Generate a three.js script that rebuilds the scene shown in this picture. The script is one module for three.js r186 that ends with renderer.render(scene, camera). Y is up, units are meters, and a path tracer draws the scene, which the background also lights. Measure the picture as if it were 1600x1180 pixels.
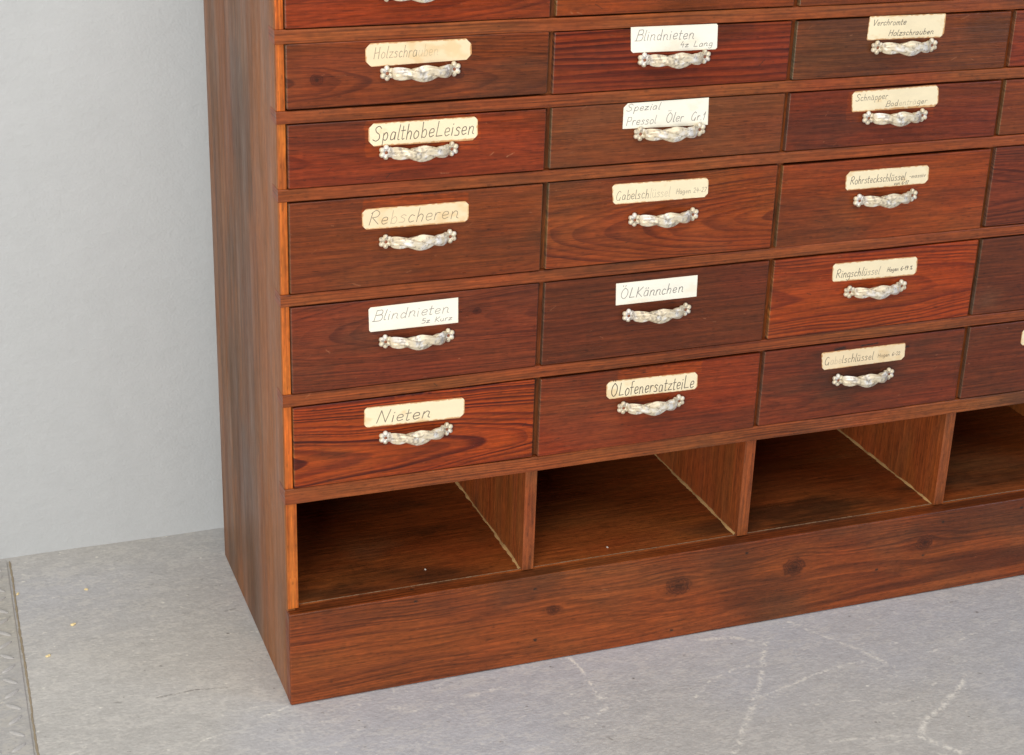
import * as THREE from 'three';
import { RoundedBoxGeometry } from 'three/addons/geometries/RoundedBoxGeometry.js';
import { mergeGeometries } from 'three/addons/utils/BufferGeometryUtils.js';
import { RectAreaLightUniformsLib } from 'three/addons/lights/RectAreaLightUniformsLib.js';

// ---------------------------------------------------------------- camera, light, exposure
RectAreaLightUniformsLib.init();
const renderer = new THREE.WebGLRenderer({ antialias: true });
renderer.toneMapping = THREE.LinearToneMapping;
renderer.toneMappingExposure = 0.94;
renderer.shadowMap.enabled = true;
const scene = new THREE.Scene();
const camera = new THREE.PerspectiveCamera(24.788, 1024 / 755, 0.05, 60);
camera.position.set(-0.405, 1.1975, 1.7296);
camera.rotation.set(-0.4071, -0.3707, 0.0347, 'YXZ');
scene.add(camera);
scene.background = new THREE.Color().setRGB(0.10, 0.105, 0.115);     // the pale room around the cabinet
function areaLight(color, intensity, w, h, pos, target) {
  const l = new THREE.RectAreaLight(color, intensity, w, h);
  l.position.set(...pos); l.lookAt(...target); l.castShadow = true; scene.add(l); return l;
}
areaLight(0xfff9f2, 14.5, 1.7, 1.5, [-2.0, 1.02, 2.9], [0.45, 0.4, 0]);      // large window in front, to the left
areaLight(0xcfe1ff, 6, 1.2, 1.8, [3.4, 1.5, 2.4], [0.5, 0.45, 0]);          // cooler window on the right
areaLight(0xfffaf3, 3.8, 2.4, 2.4, [0.0, 3.1, 1.4], [0.2, 0, 0.4]);           // overhead fill light added to brighten the floor, no known ceiling lamp

// ---------------------------------------------------------------- random, noise
function rng(seed) { let s = seed | 0; return () => { s = (s + 0x6d2b79f5) | 0; let t = Math.imul(s ^ (s >>> 15), 1 | s); t = (t + Math.imul(t ^ (t >>> 7), 61 | t)) ^ t; return ((t ^ (t >>> 14)) >>> 0) / 4294967296; }; }
function hash(x, y) { let h = Math.imul(x, 374761393) ^ Math.imul(y, 668265263); h = Math.imul(h ^ (h >>> 13), 1274126177); return ((h ^ (h >>> 16)) >>> 0) / 4294967296; }
function noise(x, y) {
  const xi = Math.floor(x), yi = Math.floor(y), fx = x - xi, fy = y - yi;
  const u = fx * fx * (3 - 2 * fx), v = fy * fy * (3 - 2 * fy);
  const a = hash(xi, yi), b = hash(xi + 1, yi), c = hash(xi, yi + 1), d = hash(xi + 1, yi + 1);
  return a + (b - a) * u + (c - a) * v + (a - b - c + d) * u * v;
}
function fbm(x, y, o = 4) { let s = 0, a = 0.5, n = 0; for (let i = 0; i < o; i++) { s += a * noise(x, y); n += a; x = x * 2.03 + 17.3; y = y * 2.03 + 9.1; a *= 0.5; } return s / n; }
const clamp = (x, a = 0, b = 1) => Math.min(b, Math.max(a, x));
const sm = (a, b, x) => { const t = clamp((x - a) / (b - a)); return t * t * (3 - 2 * t); };
const lerp = (a, b, t) => a + (b - a) * t;

function texture(w, h, fill, srgb = true) {
  const data = new Uint8Array(w * h * 4), c = [0, 0, 0];
  for (let j = 0; j < h; j++) for (let i = 0; i < w; i++) {
    fill(i, j, c); const k = (j * w + i) * 4;
    data[k] = clamp(c[0], 0, 255); data[k + 1] = clamp(c[1], 0, 255); data[k + 2] = clamp(c[2], 0, 255); data[k + 3] = 255;
  }
  return finish(data, w, h, srgb);
}
function finish(data, w, h, srgb) {
  const t = new THREE.DataTexture(data, w, h, THREE.RGBAFormat);
  t.wrapS = t.wrapT = THREE.MirroredRepeatWrapping; t.magFilter = THREE.LinearFilter; t.minFilter = THREE.LinearMipmapLinearFilter; t.generateMipmaps = true;
  if (srgb) t.colorSpace = THREE.SRGBColorSpace; t.needsUpdate = true; return t;
}

// wood: u runs along the grain, v across it (metres); rings of a trunk cut by the board
function wood(wm, hm, ppm, p) {
  const W = Math.round(wm * ppm), H = Math.round(hm * ppm), s = p.seed * 13.37, sp = p.spacing ?? 0.006;
  const vc = p.vc ?? -0.2, h0 = p.h0 ?? 0.02, slope = p.slope ?? 0, u0 = p.u0 ?? 0, wav = p.wav ?? 0.006, tilt = p.tilt ?? 0;
  const con = p.contrast ?? 0.6, bl = p.blotch ?? 0.5, fib = p.fibre ?? 0.15, knots = p.knots ?? [], lo = p.lateFrom ?? 0.3;
  const r = rng(p.seed * 101 + 7), marks = [];
  for (let i = 0; i < (p.marks ?? 10); i++) marks.push([r() * wm, r() * hm, 0.0004 + r() * r() * 0.006, (r() - 0.5) * 1.6, 0.0003 + r() * 0.0006, r() < 0.6 ? 1 : -1, 0.2 + r() * 0.4]);
  for (const k of p.stains ?? []) marks.push([k[0], k[1], k[2], k[4] ?? 0, k[3], -1, 0.85]);
  for (const k of p.nails ?? []) marks.push([k[0], k[1], 0.0009, 0, 0.0022, -1, 0.9]);
  const t = texture(W, H, (i, j, c) => {
    const u = (i + 0.5) / ppm, v = (j + 0.5) / ppm;
    let vv = v - vc + tilt * u + (fbm(u * 3.1 + s, v * 8 + s) - 0.5) * 2 * wav + (noise(u * 14 + s, v * 30) - 0.5) * wav * 0.25;
    let core = 0, kt = 0, kd = 0, halo = 0;
    for (const [ku, kv, kr] of knots) {
      const du = (u - ku) / (kr * 2.3), dv = (v - kv) / kr, d2 = du * du + dv * dv, q = Math.exp(-d2 * 0.55);
      vv -= (v - kv) * q * 0.92; halo = Math.max(halo, Math.exp(-d2 * 1.1)); const e = Math.sqrt(du * du * 3.2 + dv * dv) + (noise(u * 300 + s, v * 300) - 0.5) * 0.25;
      if (e < 0.8) { core = sm(0.8, 0.55, e); kt = e * 6; kd = sm(0.34, 0.05, e) * 0.55; }
    }
    const hh = h0 + slope * (u - u0) + (noise(u * 4 + s, 3.3) - 0.5) * 0.012;
    let tt = Math.sqrt(vv * vv + hh * hh) / sp + (fbm(u * 9 + s, v * 90, 2) - 0.5) * 0.5;
    tt += 1.9 * (noise(tt * 0.33 + s, 0.5) - 0.5) + 0.9 * (noise(tt * 0.9 + s, 4.5) - 0.5);
    if (core > 0.5) tt = kt;
    const ring = Math.floor(tt), f = tt - ring, w = 0.3 + 0.7 * hash(ring, p.seed);
    const l = sm(lo, 0.86, f) * (1 - sm(0.9, 1, f)) * w;
    const patch = fbm(u * 6 + s * 2, v * 16 + s, 3);
    let m = l * con * (0.45 + 1.1 * patch);
    const tone = (fbm(u * 4.5 - s, v * 22 + s, 3) - 0.5) * 2 * (p.tone ?? 0.5);
    m = clamp(m + tone * 0.35 + core * 0.4 + halo * 0.22);
    const fb = (noise(u * 28 + s, v * 1300) - 0.5) * fib * 1.6 + (noise(u * 90, v * 2600 + s) - 0.5) * fib + (noise(u * 9 + s, v * 420) - 0.5) * fib * 1.2 + (fbm(u * 150 + s, v * 330, 3) - 0.5) * fib * 1.3 - sm(0.82, 0.95, noise(u * 120 + s, v * 1500)) * fib * 1.3;
    const b = sm(0.5, 0.78, fbm(u * 5.5 + s * 3, v * 13 - s, 4) + (noise(u * 50, v * 260 + s) - 0.5) * 0.1) * bl;
    const g = sm(0.55, 0.8, fbm(u * 7 - s * 1.7, v * 11 + s * 2, 4)) * (p.grey ?? 0.25);
    const hv = (fbm(u * 9 + s * 1.3, v * 26 - s, 3) - 0.5) * 2.4;
    for (let k = 0; k < 3; k++) {
      let x = lerp(p.early[k], p.late[k], m); x = lerp(x, p.dark[k], b); x = lerp(x, [112, 92, 82][k], g * 0.5);
      x *= 1 + fb + [0.03, -0.1, -0.1][k] * hv * (p.hue ?? 0.6); x = lerp(x, x * 0.45, kd); c[k] = x;
    }
    for (const [v0, hw, st, col] of p.streaks ?? []) { const q = st * sm(hw * 1.15, hw * 0.75, Math.abs(v - v0 + (fbm(u * 2.6 + s, v * 14, 3) - 0.5) * hw * 0.9 + (noise(u * 6, v * 500) - 0.5) * 0.012)); for (let k = 0; k < 3; k++) c[k] = lerp(c[k], col[k] * (1 + fb), q); }
    c[1] *= 0.985; c[2] *= 0.87;
    for (const [a0, b0, a1, b1, st] of p.ghosts ?? []) {                 // cleaner wood where an older label sat
      const e = Math.min(u - a0, a1 - u, v - b0, b1 - v) + (fbm(u * 160 + s, v * 160, 3) - 0.5) * 0.005, q = sm(-0.0004, 0.0012, e) * st; if (q > 0) for (let k = 0; k < 3; k++) c[k] = lerp(c[k], [156, 66, 20][k] * (1 + fb * 1.5) * (1 - l * 0.25), q);
    }
    for (const [mu, mv, ml, ma, mw, sg, st] of marks) {
      const du = u - mu, dv = v - mv; if (Math.abs(du) > ml + mw + 0.003 || Math.abs(dv) > ml + mw + 0.003) continue;
      const x = du * Math.cos(ma) + dv * Math.sin(ma), y = -du * Math.sin(ma) + dv * Math.cos(ma);
      const d = Math.hypot(Math.max(0, Math.abs(x) - ml), y) + (noise(u * 1500, v * 1500) - 0.5) * mw;
      if (d < mw) { const a = st * (1 - d / mw); for (let k = 0; k < 3; k++) c[k] = sg > 0 ? lerp(c[k], [176, 128, 98][k], a) : lerp(c[k], 28, a); }
    }
  });
  t.userData = { wm, hm }; return t;
}
const fibreBump = texture(512, 512, (i, j, c) => {
  const u = i / 512, v = j / 512; c[0] = c[1] = c[2] = 128 + 70 * (noise(u * 10, v * 160) - 0.5) + 60 * (noise(u * 30, v * 300) - 0.5) + 60 * (fbm(u * 5, v * 9) - 0.5);
}, false);
const sheenMap = texture(512, 512, (i, j, c) => {                    // uneven wax: duller and glossier patches
  const u = i / 512, v = j / 512; c[0] = c[2] = 0; c[1] = 255 * clamp(0.5 + 0.75 * fbm(u * 3, v * 17, 5) + 0.14 * (noise(u * 40, v * 240) - 0.5) - 0.08);
}, false);
function woodMaterial(map, rough = 0.42, o = {}) {
  const rm = sheenMap.clone(); rm.repeat.set((map.userData.wm ?? 0.3) / 0.4, (map.userData.hm ?? 0.1) / 0.4); rm.offset.set(((map.userData.wm * 137.1) % 1), ((rough * 91.7) % 1)); rm.needsUpdate = true;
  const b = fibreBump.clone(); b.repeat.set((map.userData.wm ?? 0.3) / 0.28, (map.userData.hm ?? 0.1) / 0.28); b.needsUpdate = true;
  return new THREE.MeshPhysicalMaterial({ map, roughness: rough * 1.22, roughnessMap: rm, bumpMap: b, bumpScale: 0.0005, specularIntensity: 0.65, ...o });
}

// ---------------------------------------------------------------- building helpers
const counts = {};
function numbered(n) { const k = counts[n] = (counts[n] ?? -1) + 1; return k ? n + '_' + String(k).padStart(3, '0') : n; }
function mesh(name, geo, mat, parent) { const m = new THREE.Mesh(geo, mat); m.name = name; m.castShadow = m.receiveShadow = true; parent.add(m); return m; }
function setUV(g, fn) { const p = g.attributes.position, n = g.attributes.normal, a = new Float32Array(p.count * 2); for (let i = 0; i < p.count; i++) { const q = fn(p.getX(i), p.getY(i), p.getZ(i), n.getX(i), n.getY(i), n.getZ(i)); a[2 * i] = q[0]; a[2 * i + 1] = q[1]; } g.setAttribute('uv', new THREE.BufferAttribute(a, 2)); return g; }
const plain = (g) => (g.index ? g.toNonIndexed() : g);
// a board from x0..x1, y0..y1, z0..z1 with rounded edges; axis = grain direction; uv in metres over the texture's size
function board(x0, x1, y0, y1, z0, z1, r, axis, map, off = [0, 0]) {
  const g = new RoundedBoxGeometry(x1 - x0, y1 - y0, z1 - z0, 3, r); g.translate((x0 + x1) / 2, (y0 + y1) / 2, (z0 + z1) / 2);
  const { wm, hm } = map.userData;
  return setUV(g, (x, y, z, nx, ny, nz) => {
    const ax = Math.abs(nx), ay = Math.abs(ny), az = Math.abs(nz); let a, b;
    if (axis === 'x') { a = x; b = az >= ay ? y : y + z; if (ax > az && ax > ay) { a = x + z * 0.05; b = y + z; } }
    if (axis === 'y') { a = y; b = az >= ax ? x : z + 0.03; if (ay > az && ay > ax) { a = y + z * 0.05; b = x + z; } }
    if (axis === 'z') { a = z; b = ay >= ax ? x : y; if (az > ax && az > ay) { a = z + x * 0.05; b = x + y; } }
    return [(a + off[0]) / wm, (b + off[1]) / hm];
  });
}

// ---------------------------------------------------------------- the setting: floor and wall
const FX0 = -0.6, FZ0 = -0.5, FW = 1.8, FH = 1.0, FP = 1130;
const strokes = [                                                   // pale scrape marks in the floor paint, metres [x, z]
  [0.0032, 0.5, [[0.614, 0.053], [0.56, 0.141], [0.534, 0.171], [0.494, 0.222], [0.463, 0.258]]],
  [0.0026, 0.42, [[0.67, 0.015], [0.692, 0.053], [0.726, 0.113], [0.747, 0.155]]],
  [0.002, 0.5, [[0.547, 0.165], [0.643, 0.139], [0.723, 0.13]]],
  [0.0034, 0.55, [[0.824, 0.202], [0.781, 0.234], [0.717, 0.273], [0.692, 0.297], [0.72, 0.341]]],
  [0.002, 0.4, [[0.926, 0.102], [0.887, 0.12], [0.808, 0.139]]],
  [0.002, 0.5, [[0.566, 0.097], [0.526, 0.101], [0.467, 0.14]]],
  [0.0026, 0.4, [[0.586, 0.275], [0.632, 0.28], [0.695, 0.298]]],
  [0.0016, 0.4, [[0.606, 0.2], [0.659, 0.207], [0.699, 0.23], [0.737, 0.226], [0.776, 0.204]]],
  [0.003, 0.4, [[0.535, 0.022], [0.58, 0.03], [0.614, 0.053]]],
  [0.0026, 0.6, [[0.352, 0.01], [0.36, 0.035], [0.36, 0.073], [0.357, 0.109]]],
  [0.0022, 0.45, [[0.301, 0.121], [0.311, 0.14], [0.336, 0.138], [0.379, 0.12]]],
  [0.003, 0.35, [[0.105, 0.044], [0.14, 0.069], [0.185, 0.058], [0.246, 0.047]]],
  [0.0012, 0.4, [[-0.055, -0.234], [-0.021, -0.256]]],
  [0.0014, 0.5, [[-0.139, 0.057], [-0.12, 0.043], [-0.095, 0.038]]],
  [0.0012, -0.35, [[-0.159, -0.06], [-0.111, -0.063], [-0.072, -0.055]]],
  [0.0014, 0.4, [[-0.048, 0.02], [-0.011, 0.007]]],
];
const floorMap = (() => {
  const W = Math.round(FW * FP), H = Math.round(FH * FP), mark = new Float32Array(W * H), r = rng(77);
  const all = strokes.map((s) => [...s, 0.5]);
  for (let i = 0; i < 1300; i++) {                                     // short scuffs
    const x = FX0 + r() * FW, z = FZ0 + r() * FH, a = (r() - 0.35) * 1.6 + (r() < 0.2 ? 1.5 : 0), l = 0.002 + r() * r() * 0.02;
    all.push([0.0005 + r() * 0.0012, (r() < 0.86 ? 1 : -0.8) * (0.1 + r() * 0.3), [[x, z], [x + Math.cos(a) * l * 0.5, z + Math.sin(a) * l * 0.5 + (r() - 0.5) * 0.004], [x + Math.cos(a) * l, z + Math.sin(a) * l]], 0.4]);
  }
  for (let i = 0; i < 1500; i++) { const x = FX0 + r() * FW, z = FZ0 + r() * FH, l = 0.0004 + r() * 0.0015; all.push([0.0005 + r() * r() * 0.0013, (r() < 0.75 ? 1 : -1) * (0.25 + r() * 0.5), [[x, z], [x + l, z + l * 0.4]], 0.2]); }
  for (const [w, st, pts] of all) for (let k = 0; k + 1 < pts.length; k++) {
    const [ax, az] = pts[k], [bx, bz] = pts[k + 1], pad = w * 2.2, dx = bx - ax, dz = bz - az, L2 = dx * dx + dz * dz || 1e-9;
    const i0 = Math.max(0, Math.floor((Math.min(ax, bx) - pad - FX0) * FP)), i1 = Math.min(W - 1, Math.ceil((Math.max(ax, bx) + pad - FX0) * FP));
    const j0 = Math.max(0, Math.floor((Math.min(az, bz) - pad - FZ0) * FP)), j1 = Math.min(H - 1, Math.ceil((Math.max(az, bz) + pad - FZ0) * FP));
    for (let j = j0; j <= j1; j++) for (let i = i0; i <= i1; i++) {
      const x = FX0 + i / FP, z = FZ0 + j / FP, t = clamp(((x - ax) * dx + (z - az) * dz) / L2), n1 = fbm(x * 140, z * 140, 3);
      const d = Math.hypot(x - ax - dx * t + (fbm(x * 60, z * 60, 2) - 0.5) * 0.006 * (w > 0.0018 ? 1 : 0.25), z - az - dz * t + (fbm(x * 60 + 40, z * 60, 2) - 0.5) * 0.006 * (w > 0.0018 ? 1 : 0.25));
      const v = st * sm(w * 2.1, w * 0.1, d) * sm(0.38, 0.66, n1 * 0.55 + fbm(x * 420, z * 420, 2) * 0.45) * 1.5, q = j * W + i;
      if (Math.abs(v) > Math.abs(mark[q])) mark[q] = v;
    }
  }
  const t = texture(W, H, (i, j, c) => {
    const x = FX0 + i / FP, z = FZ0 + j / FP;
    const a = fbm(x * 5 + 3, z * 7, 4) - 0.5, b = fbm(x * 38 + 9, z * 70, 4) - 0.5, g = noise(x * 900, z * 900) - 0.5, d = fbm(x * 210, z * 420 + 5, 3) - 0.5;
    const dust = sm(0.5, 0.72, fbm(x * 48 + 31, z * 100 + 7, 5) + d * 0.8) * 0.3, warm = sm(0.35, 0.7, fbm(x * 2.4 + 1.5, z * 2.4 + 8, 3));
    const m = mark[j * W + i]; let v = 187 + a * 7 + b * 13 + g * 10 + d * 20;
    const base = [v - 1 + warm * 3, v + warm * 0.5, v + 4 - warm * 8];
    for (let k = 0; k < 3; k++) { let q = lerp(base[k], [214, 211, 203][k], dust); q = m > 0 ? lerp(q, [240, 237, 226][k], Math.min(0.9, m)) : lerp(q, [92, 88, 84][k], -m); c[k] = q; }
  });
  return t;
})();
const floorBump = texture(1024, 1024, (i, j, c) => { const x = i / 1024 * 0.6, z = j / 1024 * 0.6; c[0] = c[1] = c[2] = 128 + 90 * (fbm(x * 60, z * 90, 4) - 0.5) + 70 * (fbm(x * 300, z * 400, 2) - 0.5); }, false);
floorBump.repeat.set(FW / 0.6, FH / 0.6);
const floorMat = new THREE.MeshPhysicalMaterial({ map: floorMap, roughness: 0.62, bumpMap: floorBump, bumpScale: 0.0012 });
{
  const g = new THREE.BoxGeometry(8, 0.1, 7); g.translate(0.5, -0.05, 2.9);
  setUV(g, (x, y, z) => [(x - FX0) / FW, (z - FZ0) / FH]);
  const f = mesh('floor', g, floorMat, scene); f.userData = { kind: 'structure', label: 'grey painted concrete floor with pale scrape marks', category: 'floor' };
}
const wallMap = texture(1024, 1024, (i, j, c) => {
  const x = i / 1024 * 1.2, y = j / 1024 * 1.2, a = fbm(x * 3, y * 3 + 5, 4) - 0.5, b = fbm(x * 40, y * 40, 3) - 0.5;
  const v = 192 + a * 5 + b * 4; c[0] = v - 5; c[1] = v; c[2] = v + 3;
});
wallMap.userData = {};
const wallBump = texture(1024, 1024, (i, j, c) => { const x = i / 1024 * 0.6, y = j / 1024 * 0.6; c[0] = c[1] = c[2] = 128 + 120 * (fbm(x * 70 + fbm(x * 20, y * 20) * 2, y * 110, 3) - 0.5) + 60 * (fbm(x * 14, y * 14) - 0.5) + 40 * (noise(x * 420, y * 420) - 0.5); }, false);
wallBump.repeat.set(2, 2);
{
  const z = -0.462, g = new THREE.BoxGeometry(8, 3.2, 0.14, 260, 1, 1), p = g.attributes.position; g.translate(0.5, 1.594, z - 0.07);
  for (let i = 0; i < p.count; i++) if (p.getY(i) < 0.1 && p.getZ(i) > z - 0.01) p.setZ(i, p.getZ(i) + (fbm(p.getX(i) * 9, 2, 3) - 0.5) * 0.006);   // the plaster's foot is not quite straight
  g.computeVertexNormals(); setUV(g, (x, y) => [x / 1.2, y / 1.2]);
  const w = mesh('wall', g, new THREE.MeshPhysicalMaterial({ map: wallMap, roughness: 0.75, bumpMap: wallBump, bumpScale: 0.0011 }), scene);
  w.userData = { kind: 'structure', label: 'pale grey painted plaster wall behind the cabinet', category: 'wall' };
}

// ---------------------------------------------------------------- tread plate let into the floor
{
  const r = rng(5), t = new THREE.Group(); t.name = 'tread_plate'; scene.add(t); t.position.set(-0.306, 0, 0); t.rotation.y = -0.028;
  t.userData = { label: 'grey painted steel tread plate with raised lugs on the floor by the wall', category: 'floor plate' };
  const pm = new THREE.MeshPhysicalMaterial({ map: floorMap, roughness: 0.5, bumpMap: floorBump, bumpScale: 0.0008, color: 0xf1eee6 });
  const g = new RoundedBoxGeometry(0.3, 0.008, 0.96, 3, 0.0018); g.translate(-0.1535, -0.0015, 0.03); setUV(g, (x, y, z) => [x / FW + 0.8, (z - FZ0) / FH]);
  mesh('plate', g, pm, t);
  const sg = []; for (let i = 0; i < 48; i++) { const b = new THREE.SphereGeometry(1, 7, 5); b.scale(0.0013 + r() * 0.0006, 0.0007 + r() * 0.0008, 0.014); b.translate((r() - 0.5) * 0.001, 0, -0.44 + i * 0.02); sg.push(b); }
  mesh('dirt_seam', mergeGeometries(sg), new THREE.MeshStandardMaterial({ color: 0x9c8f78, roughness: 0.95 }), t);
  const lug = new THREE.SphereGeometry(1, 12, 6, 0, Math.PI * 2, 0, Math.PI / 2); lug.scale(0.0115, 0.0019, 0.0034);
  setUV(lug, (x, y, z) => [x / FW + 0.6, z / FH + 0.3]);
  for (let i = 0; i < 9; i++) for (let j = 0; j < 32; j++) {
    const m = mesh('lug', lug, pm, t); m.position.set(-0.02 - i * 0.0285, 0.0024, -0.43 + j * 0.0285); m.rotation.y = ((i + j) % 2 ? 1 : -1) * 0.72 + (r() - 0.5) * 0.08;
    m.scale.setScalar(0.94 + r() * 0.12);
  }
}

// ---------------------------------------------------------------- cabinet: carcass
const P = 0.30, COLS = 4, XR = COLS * P;
const ROWS = [                                                       // bottom, top of each row of drawer fronts
  ['F', 0.2898, 0.3917], ['E', 0.4085, 0.5124], ['D', 0.5285, 0.6323], ['C', 0.6481, 0.7182], ['B', 0.7339, 0.8029], ['A', 0.8196, 0.8896], ['Z', 0.9056, 0.9756]];
const cab = new THREE.Group(); cab.name = 'drawer_cabinet'; scene.add(cab);
cab.userData = { label: 'old reddish brown wooden workshop drawer cabinet with paper labels and empty bottom bays', category: 'cabinet' };

const sideMap = wood(1.1, 0.44, 900, { seed: 3, early: [134, 84, 48], late: [98, 60, 35], dark: [74, 52, 40], vc: 0.9, spacing: 0.02, wav: 0.01, contrast: 0.6, blotch: 0.5, tone: 0.7, fibre: 0.11, marks: 26, grey: 0.3, hue: 0.4, streaks: [[0.385, 0.075, 0.5, [158, 98, 56]], [0.24, 0.035, 0.4, [84, 58, 42]], [0.1, 0.02, 0.3, [84, 57, 38]]] });
const railMap = wood(1.25, 0.22, 1000, { seed: 11, early: [140, 73, 39], late: [84, 40, 22], dark: [78, 46, 31], hue: 0.7, vc: -0.5, spacing: 0.0034, wav: 0.004, contrast: 0.75, blotch: 0.55, tone: 0.8, marks: 40 });
const stripMap = wood(1.0, 0.08, 900, { seed: 17, early: [196, 106, 46], late: [150, 68, 26], dark: [112, 56, 28], vc: -0.5, spacing: 0.004, wav: 0.002, contrast: 0.7, blotch: 0.5, marks: 0, grey: 0 });
const divMap = wood(0.5, 0.3, 900, { seed: 23, early: [138, 73, 38], late: [98, 49, 26], dark: [76, 44, 28], vc: -0.1, spacing: 0.02, wav: 0.012, contrast: 0.35, blotch: 0.9, hue: 0.8, tone: 0.8, marks: 22 });
const bayMap = wood(1.25, 0.4, 760, { seed: 29, early: [138, 73, 38], late: [98, 49, 26], dark: [76, 44, 28], vc: -0.12, h0: 0.08, slope: 0.06, spacing: 0.016, wav: 0.02, contrast: 0.35, blotch: 0.9, tone: 0.9, marks: 70, grey: 0.5 });
const plinthMap = wood(1.25, 0.135, 1400, { seed: 31, early: [134, 67, 33], late: [74, 35, 19], dark: [80, 43, 27], hue: 0.45, vc: 0.04, h0: 0.03, slope: 0.03, u0: 0.3, spacing: 0.0045, wav: 0.012, contrast: 0.72, blotch: 0.6, tone: 0.9, lateFrom: 0.15, marks: 16,
  knots: [[0.525, 0.079, 0.021], [0.694, 0.078, 0.02], [0.896, 0.082, 0.016], [0.351, 0.074, 0.011]],
  nails: [[0.169, 0.119], [0.325, 0.109], [0.328, 0.034], [0.52, 0.013], [0.621, 0.111], [0.896, 0.062], [0.824, 0.052], [0.921, 0.11], [1.048, 0.112]] });
const sideMat = woodMaterial(sideMap, 0.46), railMat = woodMaterial(railMap, 0.45), stripMat = woodMaterial(stripMap, 0.45), divMat = woodMaterial(divMap, 0.55), bayMat = woodMaterial(bayMap, 0.36), plinthMat = woodMaterial(plinthMap, 0.42);

const XL = -0.0073, TOP = 0.992, SF = -0.012;
mesh('side_panel', board(XL, 0.0028, 0.0, TOP, -0.383, -0.0039, 0.0012, 'y', sideMap, [0, 0.4]), sideMat, cab);
for (const x of [0.00285, XR - 0.0066]) mesh('side_lining', board(x, x + 0.00375, 0.0, TOP - 0.001, -0.3826, SF, 0.0006, 'y', divMap, [0.1, 0.2]), divMat, cab);
mesh('side_panel', board(XR - 0.0028, XR + 0.0073, 0.0, TOP, -0.383, -0.0039, 0.0012, 'y', sideMap, [0.3, 0.5]), sideMat, cab);
mesh('back_panel', board(0.0066, XR - 0.0066, 0.01, TOP, -0.382, -0.374, 0.001, 'x', bayMap), divMat, cab);
mesh('top_board', board(XL - 0.012, XR + 0.0193, TOP, TOP + 0.02, -0.39, 0.012, 0.003, 'x', railMap), railMat, cab);
mesh('plinth_board', board(XL - 0.0006, XR + 0.0079, 0.0005, 0.1268, -0.0118, 0.0078, 0.0024, 'x', plinthMap, [0.02, 0]), plinthMat, cab);
mesh('bay_floor', board(0.0066, XR - 0.0066, 0.113, 0.1291, -0.374, -0.0116, 0.0012, 'x', bayMap, [0.01, 0.05]), bayMat, cab);

const levels = [[0.2693, ROWS[0][1]]]; for (let i = 0; i + 1 < ROWS.length; i++) levels.push([ROWS[i][2], ROWS[i + 1][1]]); levels.push([ROWS[6][2], TOP - 0.0005]);
levels.forEach(([a, b], i) => {                                     // rails run across the front, over the side panels
  const bot = i ? a + 0.0009 : a, top = b - 0.0009, g = new THREE.BoxGeometry(1, 1, 1);
  const seg = 90, prof = []; const d = 0.026, h = top - bot, rr = 0.0016;
  for (const [cy, cz, a0] of [[h - rr, -rr, 0], [h - 0.0005, -d, 1], [0.0005, -d, 2], [rr, -rr, 3]]) {
    if (a0 === 0) for (let k = 0; k <= 4; k++) { const t = k / 4 * Math.PI / 2; prof.push([cy + rr * Math.sin(t), cz + rr * Math.cos(t)]); }
    else if (a0 === 3) for (let k = 0; k <= 4; k++) { const t = k / 4 * Math.PI / 2; prof.push([cy - rr * Math.cos(t), cz + rr * Math.sin(t)]); }
    else prof.push([cy + (a0 === 1 ? 0.0005 : -0.0005), cz]);
  }
  const n = prof.length, pos = [], uv = [], idx = []; const xa = XL - 0.0003, xb = XR + 0.0076;
  for (let s = 0; s <= seg; s++) {
    const x = lerp(xa, xb, s / seg), dy = (fbm(x * 7 + i * 9.3, 1.7, 3) - 0.5) * 0.0016, dt = (fbm(x * 11 + i * 4.1, 7.7, 3) - 0.5) * 0.0012;
    for (let k = 0; k <= n; k++) { const [y, z] = prof[k % n]; pos.push(x, bot + y + dy + (y > h / 2 ? dt : 0), z); uv.push((x + 0.02 + i * 0.13) / 1.25, (y + z + i * 0.0271) / 0.22); }
  }
  for (let s = 0; s < seg; s++) for (let k = 0; k < n; k++) { const p = s * (n + 1) + k, q = p + n + 1; idx.push(p, p + 1, q, q, p + 1, q + 1); }
  for (const [s, fl] of [[0, 0], [seg, 1]]) { const c0 = pos.length / 3; for (let k = 0; k < n; k++) { const o = (s * (n + 1) + k) * 3; pos.push(pos[o], pos[o + 1], pos[o + 2]); uv.push(0.3 + prof[k][1], prof[k][0] * 4); } for (let k = 1; k + 1 < n; k++) fl ? idx.push(c0, c0 + k, c0 + k + 1) : idx.push(c0, c0 + k + 1, c0 + k); }
  const rg = new THREE.BufferGeometry(); rg.setAttribute('position', new THREE.Float32BufferAttribute(pos, 3)); rg.setAttribute('uv', new THREE.Float32BufferAttribute(uv, 2)); rg.setIndex(idx); rg.computeVertexNormals();
  mesh('rail', rg, railMat, cab);
  mesh('shelf', board(0.0067, XR - 0.0067, bot + 0.002, top - 0.002, -0.3735, -0.0262, 0.0005, 'x', bayMap), divMat, cab);
});
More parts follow.
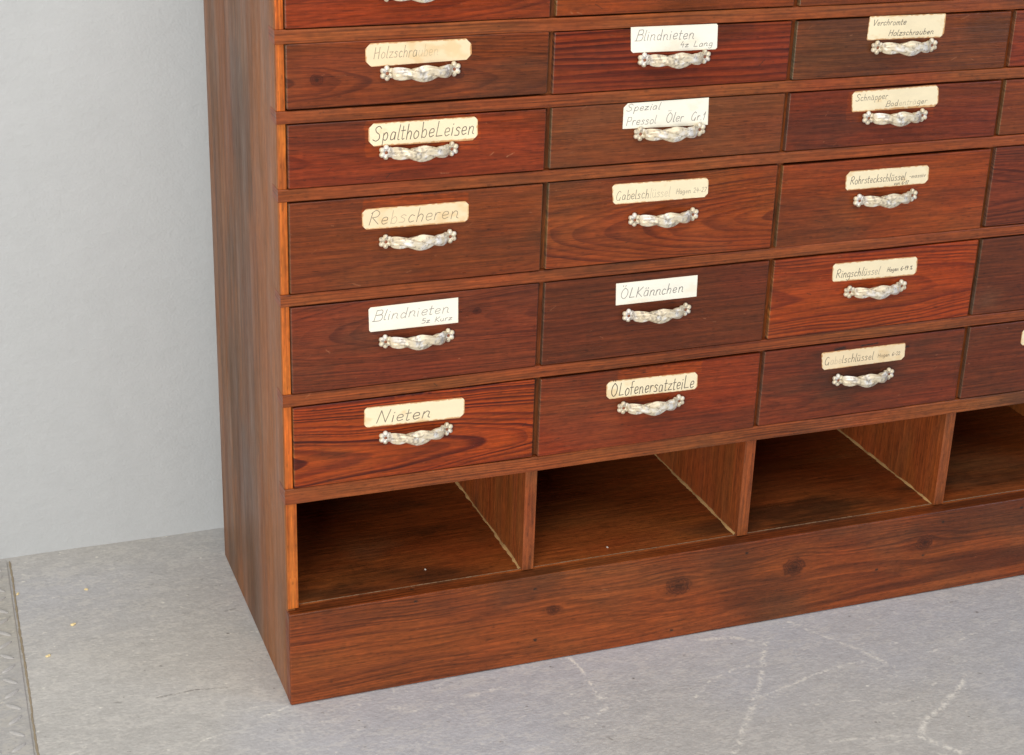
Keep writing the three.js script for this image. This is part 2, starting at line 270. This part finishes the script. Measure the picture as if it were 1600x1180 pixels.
// uprights: front strips on the side panels, dividers between the columns
const rows = [['open', 0.1291, 0.2693], ...ROWS];
rows.forEach(([name, y0, y1], ri) => {
  const a = ri ? y0 - 0.0012 : y0, b = ri ? y1 + 0.0012 : y1 + 0.0005;
  for (const s of [0, 1]) { const w = ri ? 0.0029 : 0.0066, x0 = s ? XR - w : XL + 0.0012, x1 = s ? XR + 0.0061 : w; mesh('edge_strip', board(x0, x1, a, b, SF, -0.0026, 0.0009, 'y', stripMap, [ri * 0.17, s * 0.03 + ri * 0.011]), stripMat, cab); }
  for (let k = 1; k < COLS; k++) {
    const x = k * P;
    mesh('divider_edge', board(x - 0.0077, x + 0.0077, a, b, ri ? -0.02 : -0.034, -0.007, 0.0009, 'y', divMap, [ri * 0.11 + k * 0.05, k * 0.023]), divMat, cab);
    mesh('divider', board(x - 0.0068, x + 0.0068, a + 0.0002, b - 0.0002, -0.374, ri ? -0.02 : -0.0344, 0.0006, 'y', divMap, [ri * 0.2 + k * 0.14, 0.05 * k]), divMat, cab);
  }
});
{                                                                     // pale filler and dust in the corner between bay floor and dividers
  const fm = new THREE.MeshStandardMaterial({ color: 0xb8935f, roughness: 0.95 });
  for (let k = 1; k < COLS; k++) {
    const pos = [], idx = [], n = 90, x = k * P - 0.0068, r = rng(60 + k);
    for (let i = 0; i <= n; i++) { const z = lerp(-0.012, -0.373, i / n), w = 0.0008 + 0.0023 * sm(0.3, 0.75, fbm(z * 70 + k * 7, 3)) + r() * 0.0009, h = 0.0005 + 0.0019 * sm(0.3, 0.75, fbm(z * 60 + k * 3, 8)) + r() * 0.0004; const xx = i < 7 ? x - 0.0009 : x; pos.push(xx + 0.0004, 0.1291 + h, z, xx - w * 0.5, 0.1291 + h * 0.7, z, xx - w, 0.129, z); }
    for (let i = 0; i < n; i++) for (const q of [0, 1]) { const a = i * 3 + q, b = a + 3; idx.push(a, b, a + 1, b, b + 1, a + 1); }
    const g = new THREE.BufferGeometry(); g.setAttribute('position', new THREE.Float32BufferAttribute(pos, 3)); g.setIndex(idx); g.computeVertexNormals(); setUV(g, (x2, y2, z2) => [x2, z2]);
    mesh('joint_filler', g, fm, cab);
  }
  const r = rng(8), dg = []; for (let x = 0.008; x < XR - 0.01; x += 0.009) { const b = new THREE.SphereGeometry(1, 6, 4); b.scale(0.0065, 0.0002 + r() * 0.0005, 0.0003 + r() * 0.0006); b.translate(x, 0.1291, -0.0118); dg.push(b); }
  mesh('dust_line', mergeGeometries(dg), new THREE.MeshStandardMaterial({ color: 0x84664a, roughness: 0.95 }), cab);
}

// ---------------------------------------------------------------- handwriting
const G = {                                                          // width; strokes (~ = smooth), hundredths of the capital height
  A: '60;0,0 30,100 55,0;10,35 48,35', B: '58;12,0 22,98;~22,98 52,98 52,62 20,54;~20,54 56,50 50,4 2,0', G: '58;~52,86 36,100 14,72 6,30 16,2 36,2 50,28;50,34 46,-6', H: '60;8,0 14,100;50,0 54,100;12,50 52,54', K: '58;10,0 14,100;52,96 14,46 54,0', L: '50;14,100 8,4;8,4 46,6', N: '66;6,0 16,98;16,98 48,2;48,2 60,100', O: '62;~30,100 10,72 8,22 28,0 50,24 52,74 30,100', P: '54;10,0 16,98;~14,98 48,96 46,54 14,50', R: '60;8,0 14,92;~8,84 30,104 50,84 42,58 16,52;18,52 54,2', S: '56;~52,84 36,100 14,86 20,62 42,42 44,14 24,0 2,10', V: '58;4,98 24,0;24,0 52,100',
  a: '44;~36,48 18,54 6,28 10,2 28,6 36,46;36,50 36,2', b: '42;10,100 8,0;~8,34 26,54 38,30 28,2 8,6', c: '36;~34,46 18,54 6,28 14,2 34,8', d: '44;~34,40 18,54 6,28 14,2 34,16;38,100 34,0', e: '40;~8,26 34,32 30,52 14,50 6,22 16,2 36,10', f: '30;~32,98 18,96 14,70 10,0;2,52 30,54', g: '44;~36,48 18,54 6,28 12,4 34,14;~36,52 36,-20 20,-36 4,-28', h: '42;10,100 6,0;~7,32 22,54 34,44 32,0', i: '16;8,52 7,0;9,72 10,76', k: '42;10,100 8,0;36,54 10,24 38,0', l: '18;~12,100 6,20 8,2 16,2', m: '58;8,52 6,0;~7,34 20,54 28,40 28,0;~28,34 42,54 50,40 50,0', n: '44;8,52 6,0;~7,32 22,54 34,46 34,8 42,2', o: '42;~20,54 6,30 14,0 34,10 36,42 20,54', p: '42;10,52 6,-36;~9,36 26,56 38,34 28,4 8,8', r: '32;8,52 6,0;~7,30 18,52 32,50', s: '36;~33,46 20,54 8,42 28,24 26,4 2,4', t: '28;14,86 10,4;~10,4 14,-1 24,4;2,56 28,58', u: '44;~8,52 6,12 18,0 34,16;36,52 36,0', v: '40;4,52 18,0;18,0 36,54', x: '36;4,50 34,0;34,52 2,0', z: '40;~4,50 20,50 36,52;36,52 4,2;~4,2 22,2 38,4', 1: '26;4,60 20,98;20,98 14,0', 2: '42;~6,80 24,100 38,78 22,34 4,2;4,2 40,4', 4: '44;20,98 4,40;4,40 38,42;32,70 28,0', 5: '42;38,98 12,96;12,96 10,58;~10,58 36,54 32,8 4,4', 6: '42;~32,98 10,60 6,20 24,0 38,24 24,44 8,24', 7: '40;4,96 38,98;38,98 14,0', 9: '42;~36,78 20,98 6,70 22,50 36,74 32,30 18,0', '-': '34;6,40 28,42', '.': '16;7,0 9,3', '%': '50;40,96 6,0;~12,92 4,76 14,66 18,84 12,92;~38,30 30,14 40,2 46,20 38,30', '"': '18;5,98 5,84;13,98 13,84',
};
const ALT = { 'Ö': ['O', 100], 'ö': ['o', 54], 'ä': ['a', 54], 'ü': ['u', 54] };
function glyph(ch) {
  const dots = ALT[ch]; const [w, ...st] = G[dots ? dots[0] : ch].split(';'); const out = [];
  for (const s of st) {
    const smooth = s[0] === '~', pts = (smooth ? s.slice(1) : s).split(' ').map((q) => q.split(',').map((v) => v / 100));
    if (!smooth || pts.length < 3) { out.push(pts); continue; }
    out.push(new THREE.CatmullRomCurve3(pts.map(([x, y]) => new THREE.Vector3(x, y, 0)), false, 'centripetal').getPoints(pts.length * 5).map((v) => [v.x, v.y]));
  }
  if (dots) for (const dx of [0.12, 0.3]) out.push([[dx, dots[1] / 100 + 0.16], [dx + 0.02, dots[1] / 100 + 0.24]]);
  return [w / 100, out];
}
// a label's paper with its writing; lines: [text, x, baseline, cap height, darkness, width, fading from..to letter] in fractions of the label
function paper(wm, hm, style, lines, seed, ink = [44, 36, 34]) {
  const ppm = 5200, W = Math.round(wm * ppm), H = Math.round(hm * ppm), r = rng(seed * 31 + 1), inkA = new Float32Array(W * H);
  const penW = 0.00030;
  for (const [text, tx, ty, cap, dark, wide = 1, fade = null, thick = 1] of lines) {
    let x = tx * wm, nat = 0; const h = cap * hm; for (const ch of text) nat += ch === ' ' ? 0.4 : glyph(ch)[0] + 0.07; const w = (wide - tx) * wm / (nat + 0.08);
    [...text].forEach((ch, ci) => {
      if (ch === ' ') { x += w * 0.4; return; }
      const [gw, st] = glyph(ch), jy = (r() - 0.5) * 0.05 * h, js = 0.95 + r() * 0.1, sl = 0.14 + (r() - 0.5) * 0.08;
      const fd = fade && ci >= fade[0] && ci <= fade[1] ? fade[2] : 1;
      for (const pts of st) {
        const pr = dark * fd * (0.75 + r() * 0.35);
        for (let k = 0; k + 1 < pts.length; k++) {
          const [ax, ay] = pts[k], [bx, by] = pts[k + 1];
          const X0 = x + (ax + ay * sl) * w * js, Y0 = ty * hm + jy + ay * h * js, X1 = x + (bx + by * sl) * w * js, Y1 = ty * hm + jy + by * h * js;
          const dx = X1 - X0, dy = Y1 - Y0, L2 = dx * dx + dy * dy || 1e-12, pw = penW * thick, pad = pw * 2.5;
          for (let j = Math.max(0, Math.floor((Math.min(Y0, Y1) - pad) * ppm)); j <= Math.min(H - 1, (Math.max(Y0, Y1) + pad) * ppm); j++) for (let i = Math.max(0, Math.floor((Math.min(X0, X1) - pad) * ppm)); i <= Math.min(W - 1, (Math.max(X0, X1) + pad) * ppm); i++) {
            const px = (i + 0.5) / ppm, py = (j + 0.5) / ppm, t = clamp(((px - X0) * dx + (py - Y0) * dy) / L2), d = Math.hypot(px - X0 - dx * t, py - Y0 - dy * t);
            const v = pr * sm(pw * 1.7, pw * 0.6, d), q = j * W + i; if (v > inkA[q]) inkA[q] = v;
          }
        }
      }
      x += (gw + 0.07) * w * (0.96 + r() * 0.08);
    });
  }
  const base = style === 'white' ? [243, 240, 224] : style === 'tan' ? [234, 214, 176] : [240, 226, 190], edge = style === 'white' ? [232, 218, 184] : [190, 136, 84];
  const t = texture(W, H, (i, j, c) => {
    const x = (i + 0.5) / ppm, y = (j + 0.5) / ppm, s = seed * 5.1, d = Math.min(x, y, wm - x, hm - y) + (fbm(x * 300 + s, y * 300, 3) - 0.5) * 0.0022;
    const a = fbm(x * 60 + s, y * 120, 4) - 0.5, f = noise(x * 3000, y * 3000) - 0.5, st = sm(0.6, 0.8, fbm(x * 45 + s * 2, y * 70 + s, 4)) * (style === 'white' ? 0.12 : 0.45);
    const e = (style === 'white' ? 0.25 : 0.85) * sm(0.0016, 0.0001, d), k2 = clamp(inkA[j * W + i] * (0.8 + 0.5 * (noise(x * 2500, y * 2500) - 0.4)));
    for (let k = 0; k < 3; k++) { let v = base[k] * (1 + a * 0.05 + f * 0.03); v = lerp(v, edge[k], e); v = lerp(v, [220, 186, 132][k], st); c[k] = lerp(v, ink[k], k2); }
  });
  t.wrapS = t.wrapT = THREE.ClampToEdgeWrapping; return t;
}

// ---------------------------------------------------------------- handles: two leafy strands wound round each other, a flower at each end
function handleGeometry(variant) {
  const gs = [], r = rng(900 + variant), n = 44, m = 18;
  for (let k = 0; k < 2; k++) {
    const pos = [], idx = [];
    for (let i = 0; i <= n; i++) {
      const t = i / n, S = Math.sin(Math.PI * t), x = (t - 0.5) * 0.0655, ph = Math.PI * 2 * 1.06 * (t - 0.25) + k * Math.PI + Math.PI / 2 - 0.42, a = 0.0012 + 0.0022 * Math.pow(S, 0.5);
      const cy = a * Math.cos(ph), cz = 0.0062 + 0.0102 * Math.pow(S, 0.7) + a * Math.sin(ph) * 0.8, R = 0.0033 + 0.0014 * Math.pow(S, 0.4);
      for (let j = 0; j <= m; j++) { const th = j / m * Math.PI * 2, q = R * (1 + 0.12 * Math.cos(5 * th + 2 * ph) + 0.03 * Math.cos(26 * t + 3 * th)); pos.push(x, cy + q * Math.cos(th) * 1.08, cz + q * Math.sin(th) * 0.86); }
    }
    for (let i = 0; i < n; i++) for (let j = 0; j < m; j++) { const p = i * (m + 1) + j, q = p + m + 1; idx.push(p, q, p + 1, q, q + 1, p + 1); }
    const g = new THREE.BufferGeometry(); g.setAttribute('position', new THREE.Float32BufferAttribute(pos, 3)); g.setIndex(idx); g.computeVertexNormals(); setUV(g, (x, y) => [x, y]); gs.push(plain(g));
  }
  const ball = (x, y, z, a, b, c, rot = 0) => { const g = new THREE.SphereGeometry(1, 12, 8); g.scale(a, b, c); g.rotateZ(rot); g.translate(x, y, z); gs.push(plain(g)); };
  for (const s of [-1, 1]) {
    const cx = s * 0.0373;
    ball(s * 0.0312, 0.0016, 0.0056, 0.0017, 0.0024, 0.0036); ball(s * 0.0312, -0.0020, 0.0056, 0.0017, 0.0022, 0.0034); ball(s * 0.0296, 0, 0.0066, 0.0016, 0.0036, 0.0034);
    for (let k = 0; k < 6; k++) { const a = k / 6 * Math.PI * 2 + Math.PI / 6 + (r() - 0.5) * 0.12; ball(cx + Math.cos(a) * 0.0049, Math.sin(a) * 0.0049, 0.0029, 0.0035, 0.0030, 0.0032, a); }
    const c = new THREE.TorusGeometry(0.0030, 0.0013, 8, 16); c.translate(cx, 0, 0.0040); gs.push(plain(c));
    const d = new THREE.CylinderGeometry(0.0042, 0.0046, 0.003, 16); d.rotateX(Math.PI / 2); d.translate(cx, 0, 0.0012); gs.push(plain(d));
  }
  const g = mergeGeometries(gs.map((q) => { q.deleteAttribute('uv'); return q; })), p = g.attributes.position, col = new Float32Array(p.count * 3);
  for (let i = 0; i < p.count; i++) {                                 // worn cream paint over grey metal
    const x = p.getX(i) + variant, y = p.getY(i), z = p.getZ(i), a = fbm(x * 150, y * 200 + z * 170, 3), b = fbm(x * 420 + 9, y * 500 + z * 430, 2), c = [0.70, 0.61, 0.44];
    const w = sm(0.52, 0.7, a), k = sm(0.6, 0.74, b) * 0.7;
    for (let q = 0; q < 3; q++) col[i * 3 + q] = lerp(lerp(c[q], [0.76, 0.73, 0.67][q], w), [0.2, 0.17, 0.14][q], k);
  }
  g.setAttribute('color', new THREE.BufferAttribute(col, 3)); setUV(g, (x, y) => [x * 20, y * 20]); return g;
}
const handleGeos = [0, 1, 2].map(handleGeometry);
const handleMat = new THREE.MeshPhysicalMaterial({ vertexColors: true, roughness: 0.36, metalness: 0.12, clearcoat: 0.35, clearcoatRoughness: 0.3 });
const screwGeo = (() => { const g = new THREE.SphereGeometry(0.0025, 10, 6, 0, Math.PI * 2, 0, Math.PI / 2); g.rotateX(Math.PI / 2); g.scale(1, 1, 0.6); return g; })();
const screwMat = new THREE.MeshStandardMaterial({ color: 0x9a6248, roughness: 0.6, metalness: 0.3 });

// ---------------------------------------------------------------- drawers
const C = {                                                          // stains of the drawer fronts: early wood, late wood, patches
  brown: [[118, 57, 28], [70, 30, 17], [68, 40, 27]], red: [[126, 52, 25], [70, 24, 15], [74, 38, 25]], orange: [[134, 60, 25], [74, 28, 15], [78, 41, 25]], plum: [[112, 50, 29], [64, 25, 18], [66, 40, 30]], olive: [[114, 59, 32], [76, 36, 21], [74, 49, 35]], dark: [[98, 47, 27], [56, 25, 16], [60, 40, 31]], vivid: [[150, 62, 21], [66, 18, 12], [78, 32, 19]],
};
const straight = { vc: -0.35, spacing: 0.0052, wav: 0.006 }, broad = { vc: 0.03, h0: 0.03, slope: 0.05, spacing: 0.0036, wav: 0.012 };
const W1 = 'white', CR = 'cream', TN = 'tan';
// key: [stain, wood parameters, label corners TL TR BR BL (x from the column, y) , paper, cut corners TL TR BR BL, lines, words for the label]
const D = {
  B0: ['brown', { vc: 0.02, h0: 0.03, slope: 0.06, spacing: 0.0034, wav: 0.012, contrast: 0.7, knots: [[0.033, 0.03, 0.009], [0.19, 0.027, 0.006]] }, [[0.0885, 0.8], [0.2063, 0.8], [0.2076, 0.7771], [0.0891, 0.7749]], TN, [1, 1, 1, 1], [['Holzschrauben', 0.07, 0.34, 0.5, 0.5, 0.7, [9, 12, 0.35]]], 'drawer with a tan label reading Holzschrauben in faded pencil'],
  C0: ['red', { ...broad, ghosts: [[0.084, 0.03, 0.216, 0.07, 0.5]], contrast: 0.4, tilt: 0.05 }, [[0.0915, 0.7147], [0.2157, 0.7154], [0.2164, 0.6887], [0.0918, 0.6893]], CR, [1, 0.7, 1, 1], [['SpalthobeLeisen', 0.035, 0.22, 0.66, 0.95, 0.985, null, 1.25]], 'drawer with a cream label reading Spalthobeleisen'],
  D0: ['brown', { ...broad, ghosts: [[0.082, 0.088, 0.205, 0.1025, 0.75]], contrast: 0.3, blotch: 0.7 }, [[0.0844, 0.6198], [0.2078, 0.6196], [0.2079, 0.5953], [0.0847, 0.5961]], TN, [0.8, 0.7, 0.7, 0.8], [['Rebscheren', 0.05, 0.2, 0.66, 0.75, 0.93, [2, 3, 0.5]]], 'drawer with a tan label reading Rebscheren'],
  E0: ['plum', { vc: 0.07, h0: 0.03, slope: -0.06, u0: 0.25, spacing: 0.0034, wav: 0.012, contrast: 0.6, knots: [[0.218, 0.078, 0.006]] }, [[0.092, 0.504], [0.1978, 0.5054], [0.1984, 0.4747], [0.0928, 0.4746]], W1, [0.4, 0, 0, 0.3], [['Blindnieten', 0.03, 0.42, 0.42, 0.72, 0.92], ['5z Kurz', 0.58, 0.1, 0.2, 0.7, 0.94]], 'drawer with a white label reading Blindnieten 5z Kurz'],
  F0: ['vivid', { ghosts: [[0.12, 0.09, 0.2, 0.101, 0.5]], vc: 0.028, h0: 0.03, slope: 0.07, u0: 0.0, spacing: 0.0034, wav: 0.010, contrast: 1.0, blotch: 0.25, tone: 0.35, lateFrom: 0.15 }, [[0.0865, 0.382], [0.2083, 0.38], [0.2084, 0.354], [0.0864, 0.3567]], CR, [0.6, 0.6, 1, 0.6], [['Nieten', 0.11, 0.16, 0.6, 1, 0.67, null, 1.3]], 'vivid red drawer with a cream label reading Nieten'],
  B1: ['red', { ...straight, contrast: 0.85, spacing: 0.0075, lateFrom: 0.1 }, [[0.0938, 0.8047], [0.2012, 0.8041], [0.2024, 0.7751], [0.0957, 0.776]], W1, [0, 0.3, 0.3, 0.4], [['Blindnieten', 0.04, 0.45, 0.42, 0.75, 0.74], ['4z Lang', 0.56, 0.13, 0.23, 0.7, 0.95]], 'drawer with a white label reading Blindnieten 4z Lang'],
  C1: ['olive', { ...broad, contrast: 0.2, blotch: 0.5 }, [[0.0904, 0.7182], [0.1967, 0.7191], [0.198, 0.6871], [0.0906, 0.689]], W1, [0.8, 0, 0, 0], [['Spezial', 0.03, 0.68, 0.28, 0.75, 0.44], ['Pressol', 0.03, 0.12, 0.34, 0.7, 0.41], ['Öler', 0.5, 0.12, 0.38, 0.75, 0.72], ['Gr.1', 0.8, 0.12, 0.34, 0.8, 0.98]], 'drawer with a white label reading Spezial and Öler in two lines'],
  D1: ['orange', { vc: 0.04, h0: 0.03, slope: -0.09, u0: 0.3, spacing: 0.0034, wav: 0.009, contrast: 0.75, blotch: 0.55 }, [[0.0814, 0.6252], [0.2049, 0.6241], [0.2055, 0.6004], [0.084, 0.6005]], CR, [0.6, 0.6, 0.7, 0.6], [['Gabelschlüssel', 0.03, 0.2, 0.46, 0.75, 0.6, [8, 13, 0.35]], ['Hagen 24-27', 0.65, 0.3, 0.24, 0.45, 0.98]], 'drawer with a cream label reading Gabelschlüssel in faded ink, beside the Rebscheren drawer'],
  E1: ['dark', { ...straight, contrast: 0.4, blotch: 0.6, spacing: 0.008 }, [[0.0936, 0.503], [0.2, 0.5035], [0.2007, 0.4762], [0.0949, 0.4755]], W1, [0, 0, 0, 0], [['ÖLKännchen', 0.05, 0.28, 0.46, 0.85, 0.85, null, 1.1]], 'drawer with a white label reading Ölkännchen'],
  F1: ['red', { ...broad, ghosts: [[0.1, 0.086, 0.212, 0.101, 0.6]], contrast: 0.5, blotch: 0.5 }, [[0.0883, 0.379], [0.2106, 0.3771], [0.2121, 0.3537], [0.0897, 0.3552]], CR, [0.9, 0.7, 0.7, 0.7], [['ÖLofenersatzteiLe', 0.045, 0.12, 0.72, 1, 0.98, null, 1.4]], 'drawer with a cream label reading Ölofenersatzteile'],
  B2: ['olive', { ...straight, contrast: 0.5, spacing: 0.0032 }, [[0.0982, 0.8048], [0.2028, 0.804], [0.2034, 0.7757], [0.0975, 0.7767]], CR, [0.2, 0.2, 0.8, 0.2], [['Verchromte', 0.05, 0.6, 0.25, 0.9, 0.5], ['Holzschrauben', 0.27, 0.15, 0.24, 0.95, 0.88]], 'drawer with a cream label reading Verchromte Holzschrauben'],
  C2: ['plum', { ...straight, ghosts: [[0.078, 0.03, 0.2, 0.068, 0.3]], contrast: 0.4, spacing: 0.007, tilt: 0.06 }, [[0.0855, 0.7159], [0.2054, 0.7178], [0.2088, 0.6909], [0.0887, 0.6908]], CR, [0.8, 0.7, 0.9, 0.2], [['Schnäpper', 0.04, 0.52, 0.32, 0.75, 0.42], ['Bodenträger', 0.38, 0.14, 0.28, 0.65, 0.88, [3, 7, 0.4]]], 'drawer with a cream label reading Schnäpper in two lines'],
  D2: ['orange', { ...broad, contrast: 0.25, blotch: 0.45, tone: 0.4 }, [[0.0902, 0.6186], [0.2076, 0.6186], [0.2093, 0.5949], [0.0919, 0.5946]], CR, [1, 0.6, 0.9, 0.5], [['Rohrsteckschlüssel', 0.05, 0.3, 0.4, 0.95, 0.73], ['-massiv', 0.76, 0.38, 0.2, 0.75, 0.97], ['von 6-17', 0.58, 0.07, 0.18, 0.7, 0.76]], 'drawer with a cream label reading Rohrsteckschlüssel'],
  E2: ['vivid', { vc: 0.05, h0: 0.03, slope: 0.06, u0: 0.0, spacing: 0.004, wav: 0.012, contrast: 0.72, blotch: 0.3, tone: 0.5 }, [[0.0854, 0.5006], [0.2074, 0.4989], [0.2092, 0.4741], [0.0865, 0.4763]], CR, [0.6, 0.6, 0.8, 0.5], [['Ringschlüssel', 0.04, 0.2, 0.44, 0.95, 0.57, [8, 12, 0.6], 1.1], ['Hagen 6-19 %', 0.64, 0.3, 0.22, 0.95, 0.95]], 'drawer with a cream label reading Ringschlüssel'],
  F2: ['plum', { ...broad, stains: [[0.107, 0.094, 0.006, 0.0028, 0.1], [0.15, 0.095, 0.012, 0.0014, 0.05], [0.205, 0.086, 0.004, 0.002]], contrast: 0.4, blotch: 0.75 }, [[0.0842, 0.3816], [0.2071, 0.3817], [0.2081, 0.3584], [0.0876, 0.3572]], TN, [0.3, 0.3, 0.7, 0.6], [['Gabelschlüssel', 0.03, 0.27, 0.44, 0.85, 0.62, [1, 3, 0.3]], ['Hagen 6-22', 0.66, 0.34, 0.2, 0.6, 0.94]], 'dark drawer with a torn tan label reading Gabelschlüssel, below the Ringschlüssel drawer'],
  A0: ['red', { ...broad, contrast: 0.4 }], A1: ['orange', { ...straight, contrast: 0.35 }], A2: ['brown', { ...straight, contrast: 0.4 }], A3: ['olive', { ...broad, contrast: 0.4 }],
  B3: ['red', { ...broad, contrast: 0.5 }], C3: ['brown', { ...straight, contrast: 0.4 }], D3: ['plum', { vc: 0.045, h0: 0.03, slope: 0.1, u0: 0.0, spacing: 0.0036, wav: 0.008, contrast: 0.9, blotch: 0.3 }], E3: ['dark', { ...broad, contrast: 0.2, grey: 0.6 }], F3: ['dark', { ...broad, contrast: 0.3, grey: 0.5 }],
};
const nudge = { B0: [0, 0.0012, 0.0005, 0.003], D2: [0.0004, -0.0014, -0.001, 0.0012], C1: [0, 0.0006, 0, 0], F1: [0, -0.0006, 0.0008, 0], E1: [0, 0, 0.0006, -0.001], E2: [0.0004, -0.0003, 0.0004, 0.001] };   // dx, dy, dz, turn about z
const handleY = { F: 0.3425, E: 0.4618, D: 0.5815, C: 0.6825, B: 0.7680, A: 0.8535, Z: 0.9395 };
const boxMat = woodMaterial(divMap, 0.6), drawerMats = {};
ROWS.forEach(([row, y0, y1], ri) => {
  for (let col = 0; col < COLS; col++) {
    const key = row + col, src = D[key] ?? D['A' + ((col + 2) % 4)], seed = 200 + ri * 17 + col * 5, r = rng(seed), [stain, wp, quad, style, cuts, lines, words] = src;
    const matKey = D[key] ? key : 'A' + ((col + 2) % 4), w = P - 0.0068, h = y1 - y0;
    if (!drawerMats[matKey]) {
      const [early, late, dark] = C[stain], map = wood(w, h, 2300, { early, late, dark, seed, marks: 12, ...wp });
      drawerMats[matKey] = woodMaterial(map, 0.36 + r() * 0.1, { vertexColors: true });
    }
    const d = new THREE.Group(); d.name = 'drawer'; cab.add(d);
    const nd = nudge[key] ?? [(r() - 0.5) * 0.0006, (r() - 0.5) * 0.0006, (r() - 0.5) * 0.0012, (r() - 0.5) * 0.0016];
    const cx = col * P + P / 2, cy = (y0 + y1) / 2; d.position.set(cx + nd[0], cy + nd[1], 0.0008 + nd[2]); d.rotation.z = nd[3];
    d.rotation.y = (r() - 0.5) * 0.004;
    if (quad) d.userData = { label: words };
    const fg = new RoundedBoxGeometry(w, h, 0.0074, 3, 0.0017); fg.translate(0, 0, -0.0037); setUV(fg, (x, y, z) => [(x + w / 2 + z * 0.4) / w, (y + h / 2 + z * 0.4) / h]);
    { const n = fg.attributes.normal, vc = new Float32Array(n.count * 3); for (let i = 0; i < n.count; i++) { const e = sm(0.35, 0.75, Math.abs(n.getX(i))), t = sm(0.5, 0.8, Math.abs(n.getY(i))); for (let k = 0; k < 3; k++) vc[i * 3 + k] = lerp(lerp(1, [0.85, 2.0, 3.6][k], e), [0.5, 0.5, 0.5][k], t * (1 - e)); } fg.setAttribute('color', new THREE.BufferAttribute(vc, 3)); }   // grey end grain, bluish edge highlight painted in; top and bottom edges darkened
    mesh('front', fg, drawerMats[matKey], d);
    mesh('box', board(-P / 2 + 0.0095, P / 2 - 0.0095, -h / 2 + 0.004, h / 2 - 0.006, -0.33, -0.0073, 0.001, 'z', divMap), boxMat, d);
    const hy = handleY[row] - cy + (r() - 0.5) * 0.001, hx = -0.0012 + (r() - 0.5) * 0.002;
    const hm = mesh('handle', handleGeos[(ri + col * 2) % 3], handleMat, d); hm.position.set(hx, hy, 0.0002); hm.rotation.z = (r() - 0.5) * 0.03;
    for (const s of [-1, 1]) { const sc = mesh('screw', screwGeo, screwMat, d); sc.position.set(hx + s * 0.0373, hy + s * 0.0373 * Math.tan(hm.rotation.z), 0.0036); }
    if (row === 'Z') continue;
    // the paper label
    const q = (quad ?? [[0.0855, handleY[row] + 0.0375], [0.2075, handleY[row] + 0.037], [0.208, handleY[row] + 0.0135], [0.0865, handleY[row] + 0.014]]).map(([x, y]) => new THREE.Vector2(x - P / 2, y - cy));
    const cut = (cuts ?? [0.7, 0.7, 0.7, 0.7]).map((c) => Math.max(0.0002, c * 0.0062)), pts = [];
    for (let k = 0; k < 4; k++) { const a = q[k], b = q[(k + 3) % 4], c = q[(k + 1) % 4]; pts.push(a.clone().add(b.clone().sub(a).setLength(cut[k] * 0.95)), a.clone().add(c.clone().sub(a).setLength(cut[k]))); }
    const outline = [];
    pts.forEach((p, k) => { const n = pts[(k + 1) % pts.length], steps = k % 2 ? 14 : 2; for (let t = 0; t < steps; t++) { const v = p.clone().lerp(n, t / steps); if (t) v.add(new THREE.Vector2((r() - 0.5), (r() - 0.5)).multiplyScalar(style === W1 ? 0.00012 : 0.00032)); outline.push(v); } });
    const lg = new THREE.ExtrudeGeometry(new THREE.Shape(outline), { depth: 0.0004, bevelEnabled: false });
    const tl = q[0], ex = q[1].clone().sub(tl), ey = q[3].clone().sub(tl), lw = ex.length(), lh = ey.length();
    setUV(lg, (x, y) => { const dx = x - tl.x, dy = y - tl.y, det = ex.x * ey.y - ex.y * ey.x, a = (dx * ey.y - dy * ey.x) / det, b = (ex.x * dy - ex.y * dx) / det; return [a, 1 - b]; });
    const lm = mesh('paper_label', lg, new THREE.MeshStandardMaterial({ map: lines || !drawerMats.blank ? paper(lw, lh, style ?? CR, lines ?? [], seed) : drawerMats.blank, roughness: 0.85 }), d);
    if (!lines && !drawerMats.blank) drawerMats.blank = lm.material.map;
    lm.position.z = 0.00015;
  }
});

// ---------------------------------------------------------------- crumbs on the floor and in the bays
{
  const r = rng(404), mat = new THREE.MeshStandardMaterial({ color: 0xf0dca6, roughness: 0.8 }), white = new THREE.MeshStandardMaterial({ color: 0xd9d2c6, roughness: 0.9 });
  const chip = (x, y, z, s, m, label, group) => {
    const g = new THREE.IcosahedronGeometry(1, 1), p = g.attributes.position; for (let i = 0; i < p.count; i++) { const k = 0.75 + 0.5 * hash(Math.round(p.getX(i) * 50) + Math.round(p.getY(i) * 70) * 31, Math.round(p.getZ(i) * 50) + Math.round(x * 1000)); p.setXYZ(i, p.getX(i) * k, p.getY(i) * k, p.getZ(i) * k); }
    g.scale(s, s * 0.4, s * 0.6); g.computeVertexNormals(); const o = mesh(numbered('wood_chip'), g, m, scene); o.position.set(x, y + s * 0.3, z); o.rotation.y = r() * 3; o.userData = { label, category: 'wood chip', group };
  };
  for (const [x, z, s] of [[-0.292, -0.358, 0.0028], [-0.204, -0.343, 0.0028], [-0.232, -0.258, 0.0038], [-0.271, -0.192, 0.0036]]) chip(x, 0, z, s, mat, 'tiny yellow wood chip lying on the grey floor beside the tread plate', 'wood chips on the floor');
  for (const [x, z] of [[0.178, -0.045], [0.418, -0.03]]) chip(x, 0.1291, z, 0.0017, white, 'tiny white crumb lying in an empty bottom bay', 'crumbs in the bays');
}
renderer.render(scene, camera);
